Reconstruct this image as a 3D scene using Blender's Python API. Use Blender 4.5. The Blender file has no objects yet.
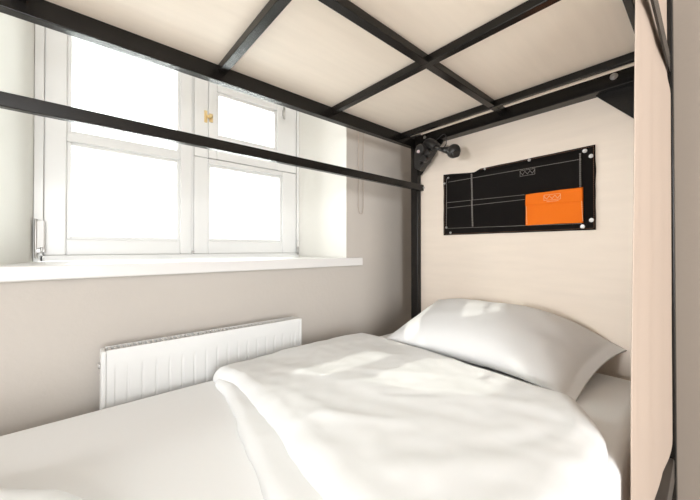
import bpy, bmesh, math, random
from mathutils import Vector, Matrix, noise
random.seed(4)
H = 0.98                       # eye height; everything below is laid out relative to the eye level
COL = bpy.context.scene.collection
PI = math.pi

# ------------------------------------------------------------ materials
def new_mat(name, color, rough=0.5, metal=0.0, spec=0.5, bump=None, var=None, sub=None):
    """bump=(scale, strength, stretch)  var=(scale, amount, stretch)"""
    m = bpy.data.materials.new(name); m.use_nodes = True
    nt = m.node_tree; b = nt.nodes['Principled BSDF']
    b.inputs['Base Color'].default_value = (*color, 1)
    b.inputs['Roughness'].default_value = rough
    b.inputs['Metallic'].default_value = metal
    b.inputs['Specular IOR Level'].default_value = spec
    def coords(stretch):
        tc = nt.nodes.new('ShaderNodeTexCoord'); mp = nt.nodes.new('ShaderNodeMapping')
        mp.inputs['Scale'].default_value = stretch
        nt.links.new(tc.outputs['Object'], mp.inputs['Vector'])
        return mp.outputs['Vector']
    if var:
        n = nt.nodes.new('ShaderNodeTexNoise'); n.inputs['Scale'].default_value = var[0]
        n.inputs['Detail'].default_value = 5
        nt.links.new(coords(var[2]), n.inputs['Vector'])
        mx = nt.nodes.new('ShaderNodeMix'); mx.data_type = 'RGBA'
        a = var[1]
        mx.inputs['A'].default_value = (*[c*(1-a) for c in color], 1)
        mx.inputs['B'].default_value = (*[min(1, c*(1+a)) for c in color], 1)
        nt.links.new(n.outputs['Fac'], mx.inputs['Factor'])
        nt.links.new(mx.outputs['Result'], b.inputs['Base Color'])
    if bump:
        n = nt.nodes.new('ShaderNodeTexNoise'); n.inputs['Scale'].default_value = bump[0]
        n.inputs['Detail'].default_value = 4
        nt.links.new(coords(bump[2]), n.inputs['Vector'])
        bp = nt.nodes.new('ShaderNodeBump'); bp.inputs['Strength'].default_value = bump[1]
        bp.inputs['Distance'].default_value = 0.01
        nt.links.new(n.outputs['Fac'], bp.inputs['Height'])
        nt.links.new(bp.outputs['Normal'], b.inputs['Normal'])
    return m

def glass_mat(name):
    m = bpy.data.materials.new(name); m.use_nodes = True; nt = m.node_tree
    nt.nodes.remove(nt.nodes['Principled BSDF']); out = nt.nodes['Material Output']
    t = nt.nodes.new('ShaderNodeBsdfTransparent'); g = nt.nodes.new('ShaderNodeBsdfGlossy')
    t.inputs['Color'].default_value = (.97, .98, .97, 1)
    g.inputs['Roughness'].default_value = 0.02
    fr = nt.nodes.new('ShaderNodeFresnel'); fr.inputs['IOR'].default_value = 1.3
    mx = nt.nodes.new('ShaderNodeMixShader')
    nt.links.new(fr.outputs[0], mx.inputs[0]); nt.links.new(t.outputs[0], mx.inputs[1]); nt.links.new(g.outputs[0], mx.inputs[2])
    nt.links.new(mx.outputs[0], out.inputs['Surface'])
    return m

def cloth_mat(name, color, trans=0.3):
    """thin woven cloth: diffuse plus a little light coming through"""
    m = bpy.data.materials.new(name); m.use_nodes = True; nt = m.node_tree
    nt.nodes.remove(nt.nodes['Principled BSDF']); out = nt.nodes['Material Output']
    d = nt.nodes.new('ShaderNodeBsdfDiffuse'); t = nt.nodes.new('ShaderNodeBsdfTranslucent')
    d.inputs['Color'].default_value = (*color, 1); t.inputs['Color'].default_value = (*color, 1)
    tc = nt.nodes.new('ShaderNodeTexCoord'); n = nt.nodes.new('ShaderNodeTexNoise'); n.inputs['Scale'].default_value = 260
    bp = nt.nodes.new('ShaderNodeBump'); bp.inputs['Strength'].default_value = .15; bp.inputs['Distance'].default_value = .003
    nt.links.new(tc.outputs['Object'], n.inputs['Vector']); nt.links.new(n.outputs['Fac'], bp.inputs['Height'])
    nt.links.new(bp.outputs['Normal'], d.inputs['Normal'])
    mx = nt.nodes.new('ShaderNodeMixShader'); mx.inputs[0].default_value = trans
    nt.links.new(d.outputs[0], mx.inputs[1]); nt.links.new(t.outputs[0], mx.inputs[2])
    nt.links.new(mx.outputs[0], out.inputs['Surface'])
    return m

M = dict(
    wall=new_mat('warm_grey_plaster', (.55, .51, .465), .85, bump=(60, .08, (1, 1, 1)), var=(3, .03, (1, 1, 1))),
    walld=new_mat('dimmed_wall_plaster', (.37, .32, .275), .85, bump=(60, .08, (1, 1, 1)), var=(3, .03, (1, 1, 1))),  # wall plaster darkened: the end wall's dimmer light is put into the colour
    reveal=new_mat('white_plaster', (.80, .79, .745), .8, bump=(50, .06, (1, 1, 1))),
    ceiling=new_mat('ceiling_paint', (.82, .80, .77), .9),
    floor=new_mat('oak_floor', (.66, .58, .49), .5, var=(6, .2, (1, 12, 1))),
    paint=new_mat('white_gloss_paint', (.78, .785, .775), .35, bump=(25, .03, (1, 1, 1))),
    sill=new_mat('white_laminate', (.76, .75, .735), .35),
    steel=new_mat('black_powder_coat', (.009, .0078, .0068), .26, spec=.33, bump=(220, .008, (1, 1, 1))),
    ply=new_mat('birch_plywood', (.90, .80, .70), .55, var=(5, .05, (1.2, 1.2, 9)), bump=(40, .03, (1, 1, 8))),
    plydeck=new_mat('birch_plywood_deck', (.94, .85, .75), .55, var=(5, .05, (9, 1, 1)), bump=(40, .03, (8, 1, 1))),
    zinc=new_mat('zinc', (.55, .54, .53), .42, metal=1),
    brass=new_mat('brass', (.82, .66, .36), .35, metal=1),
    linen=new_mat('white_cotton', (.81, .82, .82), .9, spec=.2, bump=(500, .05, (1, 1, 1))),
    pillow=new_mat('pillow_cotton', (.80, .805, .81), .9, spec=.2, bump=(500, .05, (1, 1, 1))),
    sheet=new_mat('sheet_cotton', (.86, .865, .865), .9, spec=.2, bump=(14, .05, (1, 1, 1))),
    rad=new_mat('radiator_enamel', (.75, .755, .745), .35),
    radin=new_mat('radiator_inside', (.10, .10, .10), .5),
    felt=new_mat('black_canvas', (.010, .0085, .008), .9, spec=.15, bump=(300, .4, (1, 1, 1))),
    orange=new_mat('orange_canvas', (.95, .20, .012), .8, spec=.2, bump=(300, .3, (1, 1, 1))),
    thread=new_mat('grey_thread', (.30, .28, .26), .8),
    threado=new_mat('pale_orange_thread', (1.0, .62, .32), .8),
    threadb=new_mat('brown_thread', (.16, .085, .05), .8),
    plastic=new_mat('black_plastic', (.02, .018, .017), .35),
    lens=new_mat('pale_highlight', (.75, .62, .62), .3),  # colour of the painted highlight in the lamp ring
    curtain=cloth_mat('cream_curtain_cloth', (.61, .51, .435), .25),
    railgrey=new_mat('lit_grey_steel', (.06, .052, .045), .5),  # lighter than the frame steel: light on the near rail put into colour
    glass=glass_mat('window_glass'),
)

# ------------------------------------------------------------ mesh builder
class MB:
    def __init__(s): s.bm = bmesh.new()
    def box(s, x0, x1, y0, y1, z0, z1, mat=0):
        vs = [s.bm.verts.new((x, y, z)) for z in (z0, z1) for x, y in ((x0, y0), (x1, y0), (x1, y1), (x0, y1))]
        for f in ((3, 2, 1, 0), (4, 5, 6, 7), (0, 1, 5, 4), (1, 2, 6, 5), (2, 3, 7, 6), (3, 0, 4, 7)):
            s.bm.faces.new([vs[i] for i in f]).material_index = mat
        return s
    def cyl(s, p0, p1, r, n=16, r1=None, mat=0):
        p0, p1 = Vector(p0), Vector(p1); r1 = r if r1 is None else r1
        a = (p1-p0).normalized(); u = a.orthogonal().normalized(); v = a.cross(u)
        rings = []
        for p, q in ((p0, r), (p1, r1)):
            rings.append([s.bm.verts.new(p+(u*math.cos(2*PI*k/n)+v*math.sin(2*PI*k/n))*q) for k in range(n)])
        for k in range(n):
            f = s.bm.faces.new((rings[0][k], rings[0][(k+1) % n], rings[1][(k+1) % n], rings[1][k])); f.smooth = True; f.material_index = mat
        s.bm.faces.new(rings[0][::-1]).material_index = mat; s.bm.faces.new(rings[1]).material_index = mat
        return s
    def tube(s, pts, r, n=8, closed=False):
        pts = [Vector(p) for p in pts]; N = len(pts); rings = []; u = None
        for i, p in enumerate(pts):
            if closed: a = (pts[(i+1) % N]-pts[i-1]).normalized()
            else: a = (pts[min(i+1, N-1)]-pts[max(i-1, 0)]).normalized()
            u = a.orthogonal().normalized() if u is None else (u-a*u.dot(a)).normalized()
            v = a.cross(u)
            rings.append([s.bm.verts.new(p+(u*math.cos(2*PI*k/n)+v*math.sin(2*PI*k/n))*r) for k in range(n)])
        for i in range(N if closed else N-1):
            A, B = rings[i], rings[(i+1) % N]
            for k in range(n):
                s.bm.faces.new((A[k], A[(k+1) % n], B[(k+1) % n], B[k])).smooth = True
        if not closed: s.bm.faces.new(rings[0][::-1]); s.bm.faces.new(rings[-1])
        return s
    def ball(s, c, r, sc=(1, 1, 1)):
        r0 = bmesh.ops.create_uvsphere(s.bm, u_segments=24, v_segments=14, radius=r)
        for v in r0['verts']: v.co = Vector((v.co.x*sc[0], v.co.y*sc[1], v.co.z*sc[2]))+Vector(c)
        for f in s.bm.faces:
            if all(v in set(r0['verts']) for v in f.verts[:1]): f.smooth = True
        return s
    def prism(s, pts, axis, a, b):
        """polygon pts in the plane normal to axis, extruded from a to b"""
        def P(p, t): return (p[0], t, p[1]) if axis == 'y' else ((t, p[0], p[1]) if axis == 'x' else (p[0], p[1], t))
        A = [s.bm.verts.new(P(p, a)) for p in pts]; B = [s.bm.verts.new(P(p, b)) for p in pts]; n = len(pts)
        s.bm.faces.new(A); s.bm.faces.new(B[::-1])
        for i in range(n): s.bm.faces.new((A[i], B[i], B[(i+1) % n], A[(i+1) % n]))
        bmesh.ops.recalc_face_normals(s.bm, faces=s.bm.faces[:])
        return s
    def grid(s, f, nu, nv, smooth=True):
        g = [[s.bm.verts.new(f(i/nu, j/nv)) for j in range(nv+1)] for i in range(nu+1)]
        for i in range(nu):
            for j in range(nv):
                s.bm.faces.new((g[i][j], g[i+1][j], g[i+1][j+1], g[i][j+1])).smooth = smooth
        return s
    def build(s, name, mat, parent=None, bevel=0, seg=2, lift=True):
        me = bpy.data.meshes.new(name)
        off = Vector((0, 0, H if lift else 0))
        if parent is not None: off = off-wloc(parent)
        for v in s.bm.verts: v.co += off
        if parent is None:                            # origin at the base centre of the thing
            xs = [v.co for v in s.bm.verts]
            c = Vector(((min(v.x for v in xs)+max(v.x for v in xs))/2, (min(v.y for v in xs)+max(v.y for v in xs))/2, min(v.z for v in xs)))
            for v in s.bm.verts: v.co -= c
        s.bm.to_mesh(me); s.bm.free()
        for mm in (mat if isinstance(mat, (list, tuple)) else [mat]): me.materials.append(mm)
        o = bpy.data.objects.new(name, me); COL.objects.link(o)
        if parent is not None: o.parent = parent
        else: o.location = c
        if bevel:
            b = o.modifiers.new('bevel', 'BEVEL'); b.width = bevel; b.segments = seg; b.limit_method = 'ANGLE'
        return o
def wloc(o):
    v = Vector(o.location)
    while o.parent: o = o.parent; v += o.location
    return v
def box(*a): return MB().box(*a)
def empty(name, x, y, z):
    o = bpy.data.objects.new(name, None); COL.objects.link(o); o.location = (x, y, z+H); o.empty_display_size = .05
    return o
def tag(o, label=None, cat=None, group=None, kind=None):
    if label: o['label'] = label
    if cat: o['category'] = cat
    if group: o['group'] = group
    if kind: o['kind'] = kind
    return o

# ------------------------------------------------------------ room shell
XW, YE, XR, YB = -1.2, 1.56, 3.2, -5.0      # window wall, head end wall, far side, back
ZF, ZC = -H, 1.95
OX0, OX1, OZ0, OZ1 = -.15, 1.03, -.085, .93   # opening at the inner wall face (y, y, z, z)
FX = -1.5                                   # plane of the window
FY0, FY1, FZ1 = -.094, .938, .90
def wall_left():
    b = bmesh.new()
    def loop(x, y0, y1, z0, z1): return [b.verts.new((x, y, z)) for y, z in ((y0, z0), (y1, z0), (y1, z1), (y0, z1))]
    o_in = loop(XW, YB, YE+.15, ZF, ZC); h_in = loop(XW, OX0, OX1, OZ0, OZ1)
    h_mid = loop(FX-.0, FY0, FY1, OZ0, FZ1); h_out = loop(-1.78, FY0-.03, FY1+.03, OZ0, FZ1)
    o_out = loop(-1.78, YB, YE+.15, ZF, ZC)
    def ring(A, B, mi):
        for i in range(4):
            f = b.faces.new((A[i], A[(i+1) % 4], B[(i+1) % 4], B[i])); f.material_index = mi
    ring(o_in, h_in, 0); ring(h_in, h_mid, 1); ring(h_mid, h_out, 1); ring(h_out, o_out, 0); ring(o_out, o_in, 0)
    bmesh.ops.recalc_face_normals(b, faces=b.faces[:])
    m = MB(); m.bm.free(); m.bm = b
    return m.build('wall_left', [M['wall'], M['reveal']])
tag(wall_left(), kind='structure')
tag(box(XW, XR, YE, YE+.15, ZF, ZC).build('wall_back', M['walld']), kind='structure')
tag(box(XR, XR+.15, YB-.15, YE+.15, ZF, ZC).build('wall_right', M['wall']), kind='structure')
tag(box(-1.78, XR, YB-.15, YB, ZF, ZC).build('wall_front', M['wall']), kind='structure')
tag(box(-1.78, XR, YB, YE+.15, ZF-.12, ZF).build('floor', M['floor']), kind='structure')
tag(box(-1.78, XR, YB, YE+.15, ZC, ZC+.12).build('ceiling', M['ceiling']), kind='structure')
tag(box(XW, XW+.014, YB, YE-.0, ZF, ZF+.08).build('baseboard_left', M['paint'], bevel=.003), kind='structure')
tag(box(XW+.014, XR, YE-.014, YE, ZF, ZF+.08).build('baseboard_back', M['paint'], bevel=.003), kind='structure')
# inner window sill board
tag(MB().prism([(-1.475, -.125), (-1.475, 1.0), (-1.2, 1.025), (-1.2, 1.107), (-1.16, 1.107), (-1.16, -.26), (-1.2, -.26), (-1.2, -.145)], 'z', -.083, -.043)
    .build('trim_1', M['sill'], bevel=.005, seg=3), 'white window sill board above the radiator', kind='structure')

# ------------------------------------------------------------ window
win = empty('window_1', FX, .42, -.04); tag(win, 'white painted double casement window', kind='structure')
f = MB()
f.box(-1.56, -1.492, FY0, -.0706, -.043, FZ1).box(-1.56, -1.492, .927, FY1, -.043, FZ1)
f.box(-1.56, -1.492, -.078, .927, .87, FZ1).box(-1.56, -1.492, -.078, .927, -.043, -.0222)
f.box(-1.56, -1.505, .398, .405, -.028, .87)
xa, xb = -1.565, -1.5455
f.box(xa, xb, FY0, -.055, -.043, FZ1).box(xa, xb, .912, FY1, -.043, FZ1).box(xa, xb, -.055, .912, -.043, -.008).box(xa, xb, -.055, .912, .855, FZ1)
f.box(xa, xb, .385, .418, -.008, .855).box(xa, xb, .418, .912, .398, .430)
f.build('window_frame', M['paint'], win, .0015)
def sash(name, y0, y1, gy0, gy1, z0, z1, gl):
    """casement: outer y0..y1 / z0..z1, glass gy0..gy1, gl = list of (zlow, zhigh) panes; stepped inner rebate"""
    s = MB(); xa, xb = -1.545, -1.5
    s.box(xa, xb, y0, gy0, z0, z1).box(xa, xb, gy1, y1, z0, z1)
    zs = [z0]+[z for g in gl for z in g]+[z1]
    for k in range(0, len(zs), 2): s.box(xa, xb, gy0, gy1, zs[k], zs[k+1])
    o = s.build(name, M['paint'], win, .004)
    for a, b in gl:                                     # glazing bead + pane
        w = .012; q = MB(); xc, xd = -1.535, -1.511
        q.box(xc, xd, gy0-.001, gy0+w, a-.001, b+.001).box(xc, xd, gy1-w, gy1+.001, a-.001, b+.001)
        q.box(xc, xd, gy0+w, gy1-w, a-.001, a+w).box(xc, xd, gy0+w, gy1-w, b-w, b+.001)
        q.build('glazing_bead', M['paint'], o, .003)
        MB().box(-1.527, -1.523, gy0, gy1, a, b).build('window_pane', M['glass'], o)
    return o
sash('window_sash', -.0703, .397, -.012, .352, -.022, .868, [(.035, .382), (.412, .80)])
sash('window_sash', .406, .9254, .466, .842, -.022, .410, [(.036, .386)])
sash('vent_sash', .4657, .9254, .503, .812, .4125, .868, [(.519, .727)])
box(-1.54, -1.498, .406, .464, .4115, .868).build('window_mullion', M['paint'], win, .003)
# closing latch in brass between the sashes
l = MB().box(-1.5, -1.494, .446, .459, .568, .622).box(-1.5, -1.495, .468, .484, .575, .614)
l.cyl((-1.498, .465, .595), (-1.478, .465, .595), .0065).box(-1.486, -1.478, .455, .478, .590, .599).ball((-1.476, .468, .594), .008)
tag(l.build('window_latch', M['brass'], win, .0015), 'small brass window latch')
MB().cyl((-1.49, .8456, .690), (-1.49, .8456, .750), .0055).box(-1.5, -1.488, .840, .851, .705, .735).build('window_knob', M['zinc'], win)
# hinges
h = MB().box(-1.505, -1.474, -.089, -.066, .0, .095).build('hinge', M['sill'], win, .003)
tag(MB().box(-1.503, -1.473, -.0895, -.0655, -.012, .0).cyl((-1.476, -.087, -.03), (-1.476, -.087, .10), .004).cyl((-1.472, -.072, -.012), (-1.472, -.072, .006), .004).build('hinge_pin', M['zinc'], h, .001), 'grey metal pin')
h = MB().cyl((-1.492, .932, -.02), (-1.492, .932, .05), .006).build('hinge', M['sill'], win)
MB().cyl((-1.487, .928, -.03), (-1.487, .928, .012), .0055).build('hinge_pin', M['zinc'], h)
MB().cyl((-1.499, .402, -.012), (-1.492, .402, -.012), .005).build('sash_stop', M['zinc'], win)
# outer storm window (thin bars seen through the panes)
w2 = empty('window_2', -1.72, .42, -.04); tag(w2, 'outer pane of the double window', kind='structure')
o = MB()
x0, x1 = -1.735, -1.715
o.box(x0, x1, FY0-.03, FY0+.0, -.08, FZ1).box(x0, x1, FY1, FY1+.03, -.08, FZ1).box(x0, x1, FY0, FY1, -.08, -.05)
o.box(x0, x1, FY0, FY1, .86, FZ1)
o.box(x0, x1, .03, 1.0, .80, .806).box(x0, x1, .405, .425, -.05, .86)
o.build('window_frame', M['paint'], w2, .002)
MB().box(-1.727, -1.723, FY0, FY1, -.05, .86).build('window_pane', M['glass'], w2)

# roller blind rolled up over the opening, its cord loop hanging on the wall
rb = empty('roller_blind', -1.16, .5, 1.0); tag(rb, 'thin pale blind cord loop hanging on the grey wall right of the window', 'blind')
MB().cyl((-1.155, -.2, 1.03), (-1.155, 1.10, 1.03), .028, 24).build('fabric_roll', M['reveal'], rb)
for y in (-.21, 1.10): MB().box(-1.2, -1.12, y, y+.01, .99, 1.07).cyl((-1.155, y, 1.03), (-1.155, y+.03, 1.03), .02).build('bracket', M['paint'], rb, .002)
pts = [(-1.185, 1.100, 1.03-.03*k) for k in range(28)]+[(-1.185, 1.103, .188), (-1.185, 1.110, .180), (-1.185, 1.122, .180), (-1.185, 1.129, .188)]+[(-1.185, 1.132, .22+.03*k) for k in range(28)]
MB().tube(pts, .0016, 6).build('blind_cord', new_mat('cord', (.50, .42, .36), .6), rb)

# ------------------------------------------------------------ radiator
R0, R1, RZ0, RZ1 = .064, .707, -.79, -.281
rad = empty('radiator', -1.13, .385, RZ0); tag(rad, 'white ribbed panel radiator under the window sill', 'radiator')
def radf(u, v):
    y = R0+.012+(R1-R0-.024)*u; z = RZ0+(RZ1-RZ0)*v
    e = min(1, max(0, (RZ1-.05-z)/.012))*min(1, max(0, (z-RZ0-.05)/.012))
    ph = ((y-R0-.008)/.0355) % 1.0
    g = max(0, 1-abs(ph-.5)/.14)                      # pressed vertical grooves
    g = g*g*(3-2*g)
    inn = 1 if R0+.03 < y < R1-.03 else 0
    return (-1.101-.0024*g*e*inn-.003*e*inn, y, z)
rp = MB().grid(radf, 380, 44)
rp.box(-1.112, -1.1095, R0+.012, R1-.012, RZ0, RZ1)
rp.build('front_panel', M['rad'], rad)
MB().box(-1.150, -1.099, R0, R0+.012, RZ0, RZ1).build('side_cover', M['rad'], rad, .004)
MB().box(-1.150, -1.099, R1-.012, R1, RZ0, RZ1).build('side_cover', M['rad'], rad, .004)
gr = MB()
gr.box(-1.150, -1.146, R0+.012, R1-.012, RZ1-.02, RZ1+.001).box(-1.106, -1.0995, R0+.012, R1-.012, RZ1-.012, RZ1+.001)
n = 46
for k in range(n):
    y = R0+.02+(R1-R0-.04)*k/(n-1); gr.box(-1.147, -1.105, y-.003, y+.003, RZ1-.008, RZ1)
gr.build('top_grille', M['rad'], rad)
MB().box(-1.150, -1.146, R0+.012, R1-.012, RZ0, RZ1-.02).box(-1.144, -1.112, R0+.02, R1-.02, RZ0+.02, RZ1-.04).build('convector', M['radin'], rad)
for y in (R0+.1, R1-.12): MB().box(-1.2, -1.146, y, y+.03, RZ0+.1, RZ1-.08).build('wall_bracket', M['rad'], rad)
MB().cyl((-1.13, R0-.005, RZ1-.045), (-1.13, R0, RZ1-.045), .009).build('vent_plug', M['zinc'], rad)

# ------------------------------------------------------------ bunk bed
YF = -.70                                    # foot end
bed = empty('bunk_bed', -.57, .35, -H); tag(bed, 'black steel bunk bed frame with plywood headboard and upper deck', 'bunk bed')
S = M['steel']
for (xa, xb) in ((-1.065, -1.02), (-.116, -.0745)):
    for (ya, yb) in ((1.370, 1.407), (YF, YF+.037)):
        p = box(xa, xb, ya, yb, -H+.01, 1.05).build('post', S, bed, .003)
        box(xa-.002, xb+.002, ya-.002, yb+.002, -H, -H+.02).build('foot_cap', M['plastic'], p, .002)
BT, BB = .585, .535
box(-1.06, -1.03, YF+.037, 1.37, BB, BT).build('side_beam', S, bed, .002)
box(-.0845, -.0795, YF, 1.37, BB, BT).build('side_beam', S, bed, .001)
box(-1.02, -.116, 1.345, 1.395, BB, BT).build('head_beam', S, bed, .002)
box(-1.02, -.116, YF, YF+.037, BB, BT).build('foot_beam', S, bed, .002)
# deck grid under the upper plywood
for y in (-.56, -.105, .347, .803):
    box(-1.031, -.128, y, y+.025, .560, .5845).build('deck_crossbar', S, bed, .002)
box(-1.031, -.128, 1.2465, 1.264, .5586, .5845).build('deck_crossbar', S, bed, .002)
box(-.584, -.558, YF+.037, 1.346, .5606, .5840).build('deck_center_bar', S, bed, .002)
box(-.130, -.114, YF+.037, 1.346, .5596, .5845).build('deck_side_bar', S, bed, .002)
box(-1.035, -.118, YF+.037, 1.332, .5852, .600).build('deck_panel', M['plydeck'], bed)
box(-1.0215, -1.0005, YF, 1.410, .306, .338).build('guard_rail', S, bed, .002)
# corner gussets
for x0, sg in ((-1.0205, 1), (-.1155, -1)):
    g = MB().prism([(x0, .55), (x0+sg*.150, .55), (x0+sg*.150, BB), (x0+sg*.016, .388), (x0, .388)], 'y', 1.376, 1.384).build('corner_gusset', S, bed, .001)
# mid-mattress supports (lower bunk)
box(-1.06, -1.03, YF+.037, 1.37, -.70, -.63).build('lower_side_rail', S, bed, .002)
box(-.100, -.0785, YF-.0, 1.366, -.70, -.632).build('lower_side_rail', M['railgrey'], bed, .002)
for y in (YF, 1.372): box(-1.02, -.116, y, y+.033, -.70, -.63).build('lower_end_rail', S, bed, .002)
for y in [YF+.1+.155*k for k in range(13)]: box(-1.032, -.099, y, y+.06, -.665, -.650).build('slat', M['ply'], bed)
# headboard
box(-1.0195, -.1165, 1.396, 1.414, -.66, .85).build('headboard', M['ply'], bed, .001)
def bolt(x, y, z, n=Vector((0, -1, 0)), r=.0095):
    p = Vector((x, y, z)); m = MB().cyl(p, p+n*.003, r, 20, r*.93); m.cyl(p+n*.003, p+n*.006, r*.75, 20, r*.45)
    m.build('bolt', M['zinc'], bed)
bolt(-.2102, 1.345, .570, r=.011); bolt(-.957, 1.345, .566, r=.008)
bolt(-1.0005, 1.395, .322, Vector((1, 0, 0)), .007)

# ------------------------------------------------------------ mattress
def rbox(x0, x1, y0, y1, z0, z1, r, nz, amp=0, seed=0, cell=.03):
    m = MB().box(x0, x1, y0, y1, z0, z1); return m
mt = MB().box(-1.06, -.119, YF+.04, 1.340, -.65, -.410).build('mattress', M['sheet'], None, .035, 6)
for p in mt.data.polygons: p.use_smooth = True
tag(mt, 'long mattress in a plain white fitted sheet lying on the lower bunk', 'mattress')

# ------------------------------------------------------------ duvet (folded in two, lying on the mattress)
def spline(P, t):
    """Catmull-Rom through list of 2D/3D points"""
    n = len(P)-1; s = min(t*n, n-1e-6); i = int(s); s -= i
    g = lambda k: Vector(P[k]) if 0 <= k <= n else (2*Vector(P[0])-Vector(P[1]) if k < 0 else 2*Vector(P[n])-Vector(P[n-1]))
    a, b, c, d = g(i-1), g(i), g(i+1), g(i+2)
    return .5*((2*b)+(c-a)*s+(2*a-5*b+4*c-d)*s*s+(3*b-a-3*c+d)*s**3)
def fold(x, y, ax, ay, bx, by, w, h):
    """a soft ridge along a segment"""
    A = Vector((ax, ay)); B = Vector((bx, by)); p = Vector((x, y)); t = max(0, min(1, (p-A).dot(B-A)/(B-A).length_squared))
    d = (p-(A+(B-A)*t)).length/w; e = min(1, 4*t*(1-t)+.15)
    return .36*h*e*math.exp(-d*d)
RID = [(-.93, .46, -.55, .62, .035, .010), (-.80, .40, -.42, .45, .025, .010), (-.66, .50, -.30, .66, .03, -.012), (-.60, .38, -.40, .55, .022, .013),
       (-.95, .75, -.60, .86, .045, .006), (-.48, .70, -.22, .82, .03, .008), (-.30, .52, -.16, .78, .028, -.009), (-.38, .36, -.20, .60, .03, .011),
       (-.73, .62, -.50, .80, .02, .006), (-.22, .62, -.16, .86, .018, .007), (-.85, .55, -.70, .44, .02, .008), (-.56, .58, -.44, .70, .014, -.009)]
def cloth_pad(name, S_, E_, N_, W_, z0, h, rim, label, cat, wr, parent=None, mat=None, nu=150, nv=150, seed=0.0, drape=None):
    """closed pillowy pad over a Coons patch bounded by four splines (S: v=0, N: v=1, W: u=0, E: u=1)"""
    c00, c10, c01, c11 = Vector(S_[0]), Vector(S_[-1]), Vector(N_[0]), Vector(N_[-1])
    def base(u, v):
        return ((1-v)*spline(S_, u)+v*spline(N_, u)+(1-u)*spline(W_, v)+u*spline(E_, v)
                - ((1-u)*(1-v)*c00+u*(1-v)*c10+(1-u)*v*c01+u*v*c11))
    lu = (c10-c00).length; lv = (c01-c00).length
    def prof(u, v):
        d = min(min(u, 1-u)*lu, min(v, 1-v)*lv)
        t = min(1, d/rim); return math.sqrt(max(0, 1-(1-t)**2))
    def ease(t): return t+.0*math.sin(2*PI*t) if False else .5-.5*math.cos(PI*t)*(.35)-.0 if False else t
    def dist(t):                                  # denser samples near the rims
        return .5-.5*math.cos(PI*t) if False else (t+.12*(-math.sin(2*PI*t))/1.0 if False else t)
    def warp(t): return t-.09*math.sin(2*PI*t)    # slower near both ends
    def top(a, b_):
        u, v = warp(a), warp(b_); p = base(u, v); e = prof(u, v)
        w = 0
        for r in wr: w += fold(p.x, p.y, *r)
        w += .0045*noise.noise(Vector((p.x*4.2+seed, p.y*5.1, 3.1)))+.0026*noise.noise(Vector((p.x*11+seed, p.y*13, 7.7)))+.0022*noise.noise(Vector((p.x*30, p.y*21+seed, 1.7)))
        jx = .006*noise.noise(Vector((p.x*14, p.y*14, seed+5))); jy = .006*noise.noise(Vector((p.x*14, p.y*14, seed+9)))
        zz = z0+.003+(h-.003+w)*e
        if drape: zz += drape(p)
        return (p.x+jx, p.y+jy, zz)
    m = MB(); bm = m.bm
    g = [[bm.verts.new(top(i/nu, j/nv)) for j in range(nv+1)] for i in range(nu+1)]
    for i in range(nu):
        for j in range(nv): bm.faces.new((g[i][j], g[i+1][j], g[i+1][j+1], g[i][j+1])).smooth = True
    per = [g[i][0] for i in range(nu)]+[g[nu][j] for j in range(nv)]+[g[i][nv] for i in range(nu, 0, -1)]+[g[0][j] for j in range(nv, 0, -1)]
    low = [bm.verts.new((v.co.x, v.co.y, v.co.z-.004)) for v in per]
    for k in range(len(per)): bm.faces.new((per[k], low[k], low[(k+1) % len(per)], per[(k+1) % len(per)])).smooth = True
    bm.faces.new(low)
    bmesh.ops.recalc_face_normals(bm, faces=bm.faces[:])
    o = m.build(name, mat or M['linen'], parent)
    if label: tag(o, label, cat)
    return o
ZM = -.410
dv = empty('duvet', -.57, .64, ZM); tag(dv, 'white rumpled duvet folded in two across the middle of the mattress', 'duvet')
# lower layer, peeping out at the foot-side edge
cloth_pad('under_layer', [(-.985, .325), (-.84, .315), (-.66, .275), (-.42, .235), (-.13, .215)], [(-.13, .215), (-.122, .45), (-.125, .65)],
          [(-.985, .70), (-.5, .70), (-.125, .65)], [(-.985, .325), (-.99, .5), (-.985, .70)], ZM, .026, .022, None, None, RID[:3], dv, seed=3.0, nu=130, nv=60)
cloth_pad('top_layer', [(-1.03, .335), (-.86, .345), (-.70, .330), (-.50, .300), (-.30, .275), (-.128, .270)],
          [(-.128, .270), (-.124, .50), (-.126, .70), (-.150, .84), (-.215, .945)],
          [(-1.035, .985), (-.84, 1.000), (-.60, .985), (-.46, .965), (-.215, .945)],
          [(-1.03, .335), (-1.048, .43), (-1.052, .60), (-1.052, .81), (-1.035, .985)], ZM, .050, .055, None, None, RID, dv, seed=0.0, nu=200, nv=170)

# folded white linen at the foot of the bed, nearest the camera side
cloth_pad('folded_blanket', [(-.86, -.46), (-.5, -.46), (-.18, -.46)], [(-.18, -.46), (-.18, -.2), (-.18, .08)], [(-.835, -.13), (-.75, -.075), (-.62, .035), (-.46, .06), (-.30, .07), (-.18, .08)],
          [(-.86, -.46), (-.855, -.3), (-.835, -.13)], ZM+.001, .048, .035, 'white folded blanket lying at the foot end of the mattress', 'blanket', [], seed=8.0, nu=70, nv=70)

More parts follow.
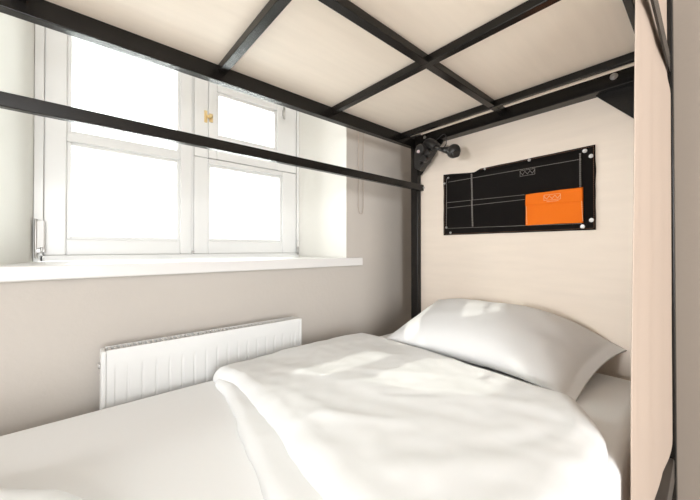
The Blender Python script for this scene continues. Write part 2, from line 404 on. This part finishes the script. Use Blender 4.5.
# ------------------------------------------------------------ pillow
def pillow():
    L, W, T = .71, .42, .165
    bm = bmesh.new(); n = 110; mm = 70
    def side(sgn):
        g = []
        for i in range(n+1):
            row = []
            for j in range(mm+1):
                a = -1+2*i/n; b = -1+2*j/mm
                a2 = math.sin(a*PI/2)*.35+a*.65; b2 = math.sin(b*PI/2)*.35+b*.65
                # pinched sides: edges bow inwards, corners stay out
                x = a2*L/2*(1-.050*(1-b2*b2)); y = b2*W/2*(1-.075*(1-a2*a2))
                aa = min(1, abs(a2)/(.90 if a2 > 0 else 1)); t = ((1-aa**2.6)**.62)*((1-abs(b2)**2.3)**.60)
                z = sgn*(T/2*t*(1.0 if sgn > 0 else .75)+.003*(1-a2**8)*(1-b2**8))
                e = 1-t
                w = .006*noise.noise(Vector((x*9, y*9, sgn*3)))*t+.010*noise.noise(Vector((x*7+4, y*16, sgn*5)))*t*(abs(a2)**2)
                w += .004*noise.noise(Vector((x*24, y*20, 2+sgn)))*t*max(abs(a2), abs(b2))**3
                row.append((x, y, z+w))
            g.append(row)
        return g
    A, B = side(1), side(-1)
    VA = [[bm.verts.new(p) for p in r] for r in A]
    VB = [[VA[i][j] if i in (0, n) or j in (0, mm) else bm.verts.new(B[i][j]) for j in range(mm+1)] for i in range(n+1)]
    for V, fl in ((VA, 0), (VB, 1)):
        for i in range(n):
            for j in range(mm):
                q = [V[i][j], V[i+1][j], V[i+1][j+1], V[i][j+1]]
                bm.faces.new(q[::-1] if fl else q).smooth = True
    # lean against the headboard
    R = Matrix.Rotation(math.radians(17), 4, 'X')
    for v in bm.verts:
        p = v.co.copy()
        s = (p.y/W)+.5                                    # 0 front .. 1 back
        p = R @ p
        p += Vector((-.555, 1.195, -.315))
        q = max(0, (p.x+.50)/.30)                         # camera-side end slumps and turns towards the foot
        p.z -= .085*q*q*(.35+.65*s); p.x += .018*q*(1-s)*0-.040*q*q*(1-s)+.012*q*q*s
        # settles onto the mattress
        if p.z < -.4085: p.z = -.4085+(p.z+.4085)*.02
        v.co = p
    m = MB(); m.bm.free(); m.bm = bm
    o = m.build('pillow', M['pillow'])
    tag(o, 'plump white pillow leaning against the plywood headboard', 'pillow')
    return o
pillow()

# ------------------------------------------------------------ curtain
def curtain():
    zt, zb = 1.0, -.690
    ss = lambda t: max(0, min(1, t))**2*(3-2*max(0, min(1, t)))
    def f(u, v):
        z = zt+(zb-zt)*v
        k = ss((.535-z)/.07)*ss((z+.685)/.10)                      # 0 behind the beam and at the tucked-in hem
        y0 = .885-.095*ss((.75-z)/1.3)
        y = 1.366-(1.366-y0)*u
        kb = ss((z+.68)/.12); x = kb*(-.0880-.012*u+.0012*math.sin(u*3.2*PI+.6))-(1-kb)*.108
        x += k*(.0045*(1-u)**.7+.0022*math.sin(u*2.1*PI+.5+z*.4)+.0016*math.sin(u*6.3*PI+z*1.1)+.003*noise.noise(Vector((u*3, z*2.2, 1))))
        if u > .95: x -= (u-.95)/.05*.004*k
        return (x, y, z)
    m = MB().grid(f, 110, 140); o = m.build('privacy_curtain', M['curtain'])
    s = o.modifiers.new('thickness', 'SOLIDIFY'); s.thickness = .0015; s.offset = 0
    tag(o, 'cream privacy curtain hanging at the head end post', 'curtain')
curtain()

# ------------------------------------------------------------ wall organiser
YO = 1.3955
org = empty('wall_organizer', -.576, YO, .067); tag(org, 'black canvas pocket organizer riveted on the plywood headboard', 'organizer')
def panel(x0, x1, z0, z1, ya, yb, top=None, wav=.002, name='panel', mat=None, seed=0, nu=80, nv=30, parent=None, skew=(0, 0, 0, 0)):
    """slightly wavy canvas sheet with real thickness; top(x) overrides the upper edge"""
    m = MB(); bm = m.bm
    def P(u, v, y):
        x = x0+(x1-x0)*u; zt = top(x) if top else z1
        zt += skew[0]*(1-u)+skew[1]*u; zb = z0+skew[2]*(1-u)+skew[3]*u
        z = zb+(zt-zb)*v
        edge = max(abs(u-.5), abs(v-.5))*2
        z += .0022*noise.noise(Vector((x*14, seed, 0)))*abs(2*v-1)**4
        x += .0022*noise.noise(Vector((z*16, seed+4, 0)))*abs(2*u-1)**6
        return (x, y+wav*noise.noise(Vector((x*12, z*12, seed)))*1.0, z)
    F = [[bm.verts.new(P(i/nu, j/nv, ya)) for j in range(nv+1)] for i in range(nu+1)]
    K = [[bm.verts.new((F[i][j].co.x, yb, F[i][j].co.z)) for j in range(nv+1)] for i in range(nu+1)]
    for i in range(nu):
        for j in range(nv):
            bm.faces.new((F[i][j], F[i+1][j], F[i+1][j+1], F[i][j+1])).smooth = True
            bm.faces.new((K[i][j+1], K[i+1][j+1], K[i+1][j], K[i][j]))
    for i in range(nu):
        bm.faces.new((K[i][0], K[i+1][0], F[i+1][0], F[i][0])); bm.faces.new((F[i][nv], F[i+1][nv], K[i+1][nv], K[i][nv]))
    for j in range(nv):
        bm.faces.new((F[0][j], F[0][j+1], K[0][j+1], K[0][j])); bm.faces.new((K[nu][j], K[nu][j+1], F[nu][j+1], F[nu][j]))
    return m.build(name, mat or M['felt'], parent or org)
def topedge(x):
    if x < -.716: return .369-.017*(x+.876)/.16
    if x < -.690: return .352+.011*(x+.716)/.026
    return .363+.0064*(x+.69)/.42+.0
panel(-.879, -.2704, .068, .37, YO-.005, YO, topedge, .0015, 'backing', seed=1)
panel(-.852, -.3110, .098, .350, YO-.010, YO-.0035, lambda x: .345 if x < -.72 else .349, .002, 'upper_pocket', seed=2)
pk = panel(-.852, -.3110, .098, .224, YO-.0135, YO-.008, lambda x: .226-.006*(x+.852)/.54, .002, 'lower_pocket', seed=3)
op = panel(-.494, -.3046, .0952, .220, YO-.0195, YO-.0115, None, .003, 'orange_pocket', M['orange'], seed=6, nu=40, nv=24, skew=(-.002, .002, -.0006, .0003))
tag(op, 'bright orange pocket flap')
fl = panel(-.4945, -.3050, .1735, .2203, YO-.0212, YO-.0185, None, .0015, 'flap', M['orange'], seed=7, nu=40, nv=10, parent=op, skew=(-.002, .002, .001, -.003))
# stitching: rows of real short threads
def stitch(p, q, y, name='stitching', mat=None, step=.0075, w=.0007, parent=None, m=None):
    own = m is None; m = m or MB(); P = Vector((p[0], 0, p[1])); Q = Vector((q[0], 0, q[1])); L = (Q-P).length; n = max(1, int(L/step)); d = (Q-P)/n
    sd = Vector((-d.z, 0, d.x)).normalized()*w
    for k in range(n):
        a = P+d*k; b = a+d*.80
        vs = [m.bm.verts.new(v) for yy in (y-.0009, y+.001) for v in ((a-sd)+Vector((0, yy, 0)), (b-sd)+Vector((0, yy, 0)), (b+sd)+Vector((0, yy, 0)), (a+sd)+Vector((0, yy, 0)))]
        for f_ in ((0, 1, 2, 3), (7, 6, 5, 4), (0, 4, 5, 1), (1, 5, 6, 2), (2, 6, 7, 3), (3, 7, 4, 0)): m.bm.faces.new([vs[i] for i in f_])
    if own: return m.build(name, mat or M['thread'], parent or org)
    return m
s = MB(); a = YO-.0125; b = YO-.0160
stitch((-.848, .326), (-.308, .3245), a, m=s)
stitch((-.857, .345), (-.857, .226), a, m=s); stitch((-.855, .226), (-.857, .100), b, m=s)
for dx in (-.0025, .0, .0025): stitch((-.7278+dx, .346), (-.725+dx, .224), a, m=s); stitch((-.725+dx, .222), (-.7212+dx, .1015), b, m=s)
stitch((-.852, .2262), (-.498, .2195), b, m=s); stitch((-.852, .2), (-.498, .2005), b, m=s)
stitch((-.855, .1005), (-.308, .0915), b, m=s)
for dx in (-.001, .002): stitch((-.3133+dx, .3466), (-.3133+dx, .222), a, m=s)
s.build('stitching', M['thread'], org)
s = MB(); y = YO-.0075
stitch((-.2745, .366), (-.2745, .072), y, m=s, w=.0007); stitch((-.69, .358), (-.276, .364), y, m=s); stitch((-.87, .0725), (-.276, .0735), y, m=s); stitch((-.873, .362), (-.873, .072), y, m=s)
tag(s.build('edge_stitching', M['threadb'], org), 'brown edge stitching')
# stitched label: box with a zigzag through it
def label_box(x0, x1, z0, z1, y, mat, parent, dz=0.0, lines=True):
    s = MB(); z = lambda x, zz: zz+dz*(x-x0)/(x1-x0)
    for zz in (z0, z1): stitch((x0, z(x0, zz)), (x1, z(x1, zz)), y, m=s, w=.0006, step=.005)
    for x in (x0, x1): stitch((x, z(x, z0)), (x, z(x, z1)), y, m=s, w=.0006, step=.005)
    n = 6
    for k in range(n):
        xa = x0+(x1-x0)*k/n; xb = x0+(x1-x0)*(k+1)/n; za, zb = (z0, z1) if k % 2 else (z1, z0)
        stitch((xa, z(xa, za*.8+zb*.2)), (xb, z(xb, zb*.8+za*.2)), y, m=s, w=.0007, step=.005)
    return s
label_box(-.5174, -.4624, .2975, .3200, a, None, org).build('label_stitching', M['thread'], org)
s = label_box(-.4272, -.3721, .187, .2075, YO-.0232, None, fl)
stitch((-.418, .1815), (-.378, .1815), YO-.0232, m=s, w=.0006, step=.004)
s.build('label_stitching', M['threado'], fl)
for p_, q_ in (((-.492, .172), (-.489, .0975)), ((-.307, .172), (-.3035, .0975))): stitch(p_, q_, YO-.0215, 'edge_stitching', M['threado'], parent=op)
for (x, z, r) in ((-.8515, .3479, .0055), (-.8723, .3243, .0055), (-.6682, .3583, .0055), (-.485, .3593, .0065), (-.3001, .3535, .0078), (-.2821, .3311, .0074), (-.2821, .1028, .0078), (-.3082, .0811, .0078), (-.8628, .1055, .0055), (-.8402, .0794, .0055)):
    MB().cyl((x, YO-.004, z), (x, YO-.0082, z), r, 18, r*.85).cyl((x, YO-.0082, z), (x, YO-.0095, z), r*.55, 14, r*.3).build('rivet', M['zinc'], org)

# ------------------------------------------------------------ reading lamp on the corner gusset
lp = empty('reading_lamp', -.95, 1.37, .43); tag(lp, 'black reading lamp with round head clamped to the corner post gusset', 'lamp')
P = M['plastic']
MB().prism([(-1.016, .42), (-.985, .40), (-.94, .44), (-.90, .50), (-.905, .535), (-1.0, .535), (-1.016, .50)], 'y', 1.335, 1.374).build('mount_plate', P, lp, .004)
MB().cyl((-.948, 1.345, .499), (-.948, 1.29, .494), .026, 28, .024).build('switch_housing', P, lp, .003)
ring = [(-.948+.022*math.cos(t*PI/14), 1.288, .493+.022*math.sin(t*PI/14)) for t in range(28)]
MB().tube(ring, .0022, 8, True).build('switch_ring', M['railgrey'], lp)
tag(MB().cyl((-.955, 1.292, .482), (-.955, 1.287, .482), .008, 20).build('switch_highlight', M['lens'], lp), 'pale round disc painted as a highlight in the lamp ring')  # pale disc added as the highlight inside the ring
MB().cyl((-.945, 1.34, .45), (-.945, 1.315, .45), .016, 20).cyl((-.925, 1.34, .475), (-.925, 1.31, .475), .015, 20).cyl((-.975, 1.34, .438), (-.975, 1.322, .438), .010, 16).build('clamp_knob', P, lp, .002)
arm = [spline([(-.945, 1.335, .50), (-.91, 1.315, .505), (-.87, 1.305, .487), (-.83, 1.305, .465), (-.79, 1.315, .452)], t/24) for t in range(25)]
m = MB().tube(arm, .0095, 10)
m.tube([spline([(-.945, 1.33, .505), (-.915, 1.318, .522), (-.885, 1.312, .505), (-.865, 1.31, .485)], t/10) for t in range(11)], .022, 14)
m.build('flexible_arm', P, lp)
hd = MB().ball((-.778, 1.315, .448), .032, (1, .8, 1)).cyl((-.83, 1.305, .466), (-.79, 1.312, .452), .011, 16, .02).build('lamp_head', P, lp)
MB().cyl((-.758, 1.300, .430), (-.750, 1.293, .424), .015, 20).build('lamp_lens', M['plastic'], hd)
cable = [spline([(-.93, 1.33, .505), (-.88, 1.32, .52), (-.835, 1.33, .545), (-.825, 1.33, .50), (-.845, 1.32, .475), (-.90, 1.325, .49)], t/40) for t in range(41)]
MB().tube(cable, .0022, 6).build('cable', P, lp)

# ------------------------------------------------------------ light
w = bpy.data.worlds.new('overcast_sky'); bpy.context.scene.world = w; w.use_nodes = True
bg = w.node_tree.nodes['Background']; bg.inputs[0].default_value = (.98, .99, 1.0, 1); bg.inputs[1].default_value = 2.0
def area(name, loc, target, sx, sy, power, col):
    l = bpy.data.lights.new(name, 'AREA'); l.shape = 'RECTANGLE'; l.size = sx; l.size_y = sy; l.energy = power; l.color = col
    o = bpy.data.objects.new(name, l); COL.objects.link(o); o.location = (loc[0], loc[1], loc[2]+H)
    o.rotation_euler = (Vector(target)-Vector(loc)).to_track_quat('-Z', 'Y').to_euler(); return o
area('daylight_window', (-1.95, .42, .55), (0, .42, .0), 1.3, 1.3, 34, (.97, .99, 1))
area('foot_fill', (-.85, -4.6, .25), (-.6, 1.2, .1), .6, 1.3, 72, (.97, .985, 1))  # added fill light from the foot end, no fixture behind it
area('opposite_fill', (2.9, -.8, .28), (-1.0, .4, .1), 1.5, 1.8, 88, (.97, .985, 1))  # added fill light from the open side, no window modelled there
sun = bpy.data.lights.new('sun', 'SUN'); sun.energy = 1.6; sun.angle = .009; sun.color = (1, .97, .9)
so = bpy.data.objects.new('sun', sun); COL.objects.link(so); so.rotation_euler = Vector((1.0, .62, -.89)).to_track_quat('-Z', 'Y').to_euler(); so.location = (-4, -2, 4)

# ------------------------------------------------------------ camera
cam = bpy.data.cameras.new('camera'); co = bpy.data.objects.new('camera', cam); COL.objects.link(co)
co.location = (0, 0, H)
fw = Vector((-.7513, .6600, 0)).normalized(); fw.z = math.tan(math.radians(.5))
co.rotation_euler = fw.to_track_quat('-Z', 'Y').to_euler()
cam.sensor_width = 36; cam.lens = 36*318/700; cam.clip_start = .02
cam.shift_y = -3.8/700
sc = bpy.context.scene; sc.camera = co
vs = sc.view_settings; vs.view_transform = 'Standard'; vs.look = 'None'; vs.gamma = 1; vs.use_curve_mapping = False; vs.exposure = 0.60
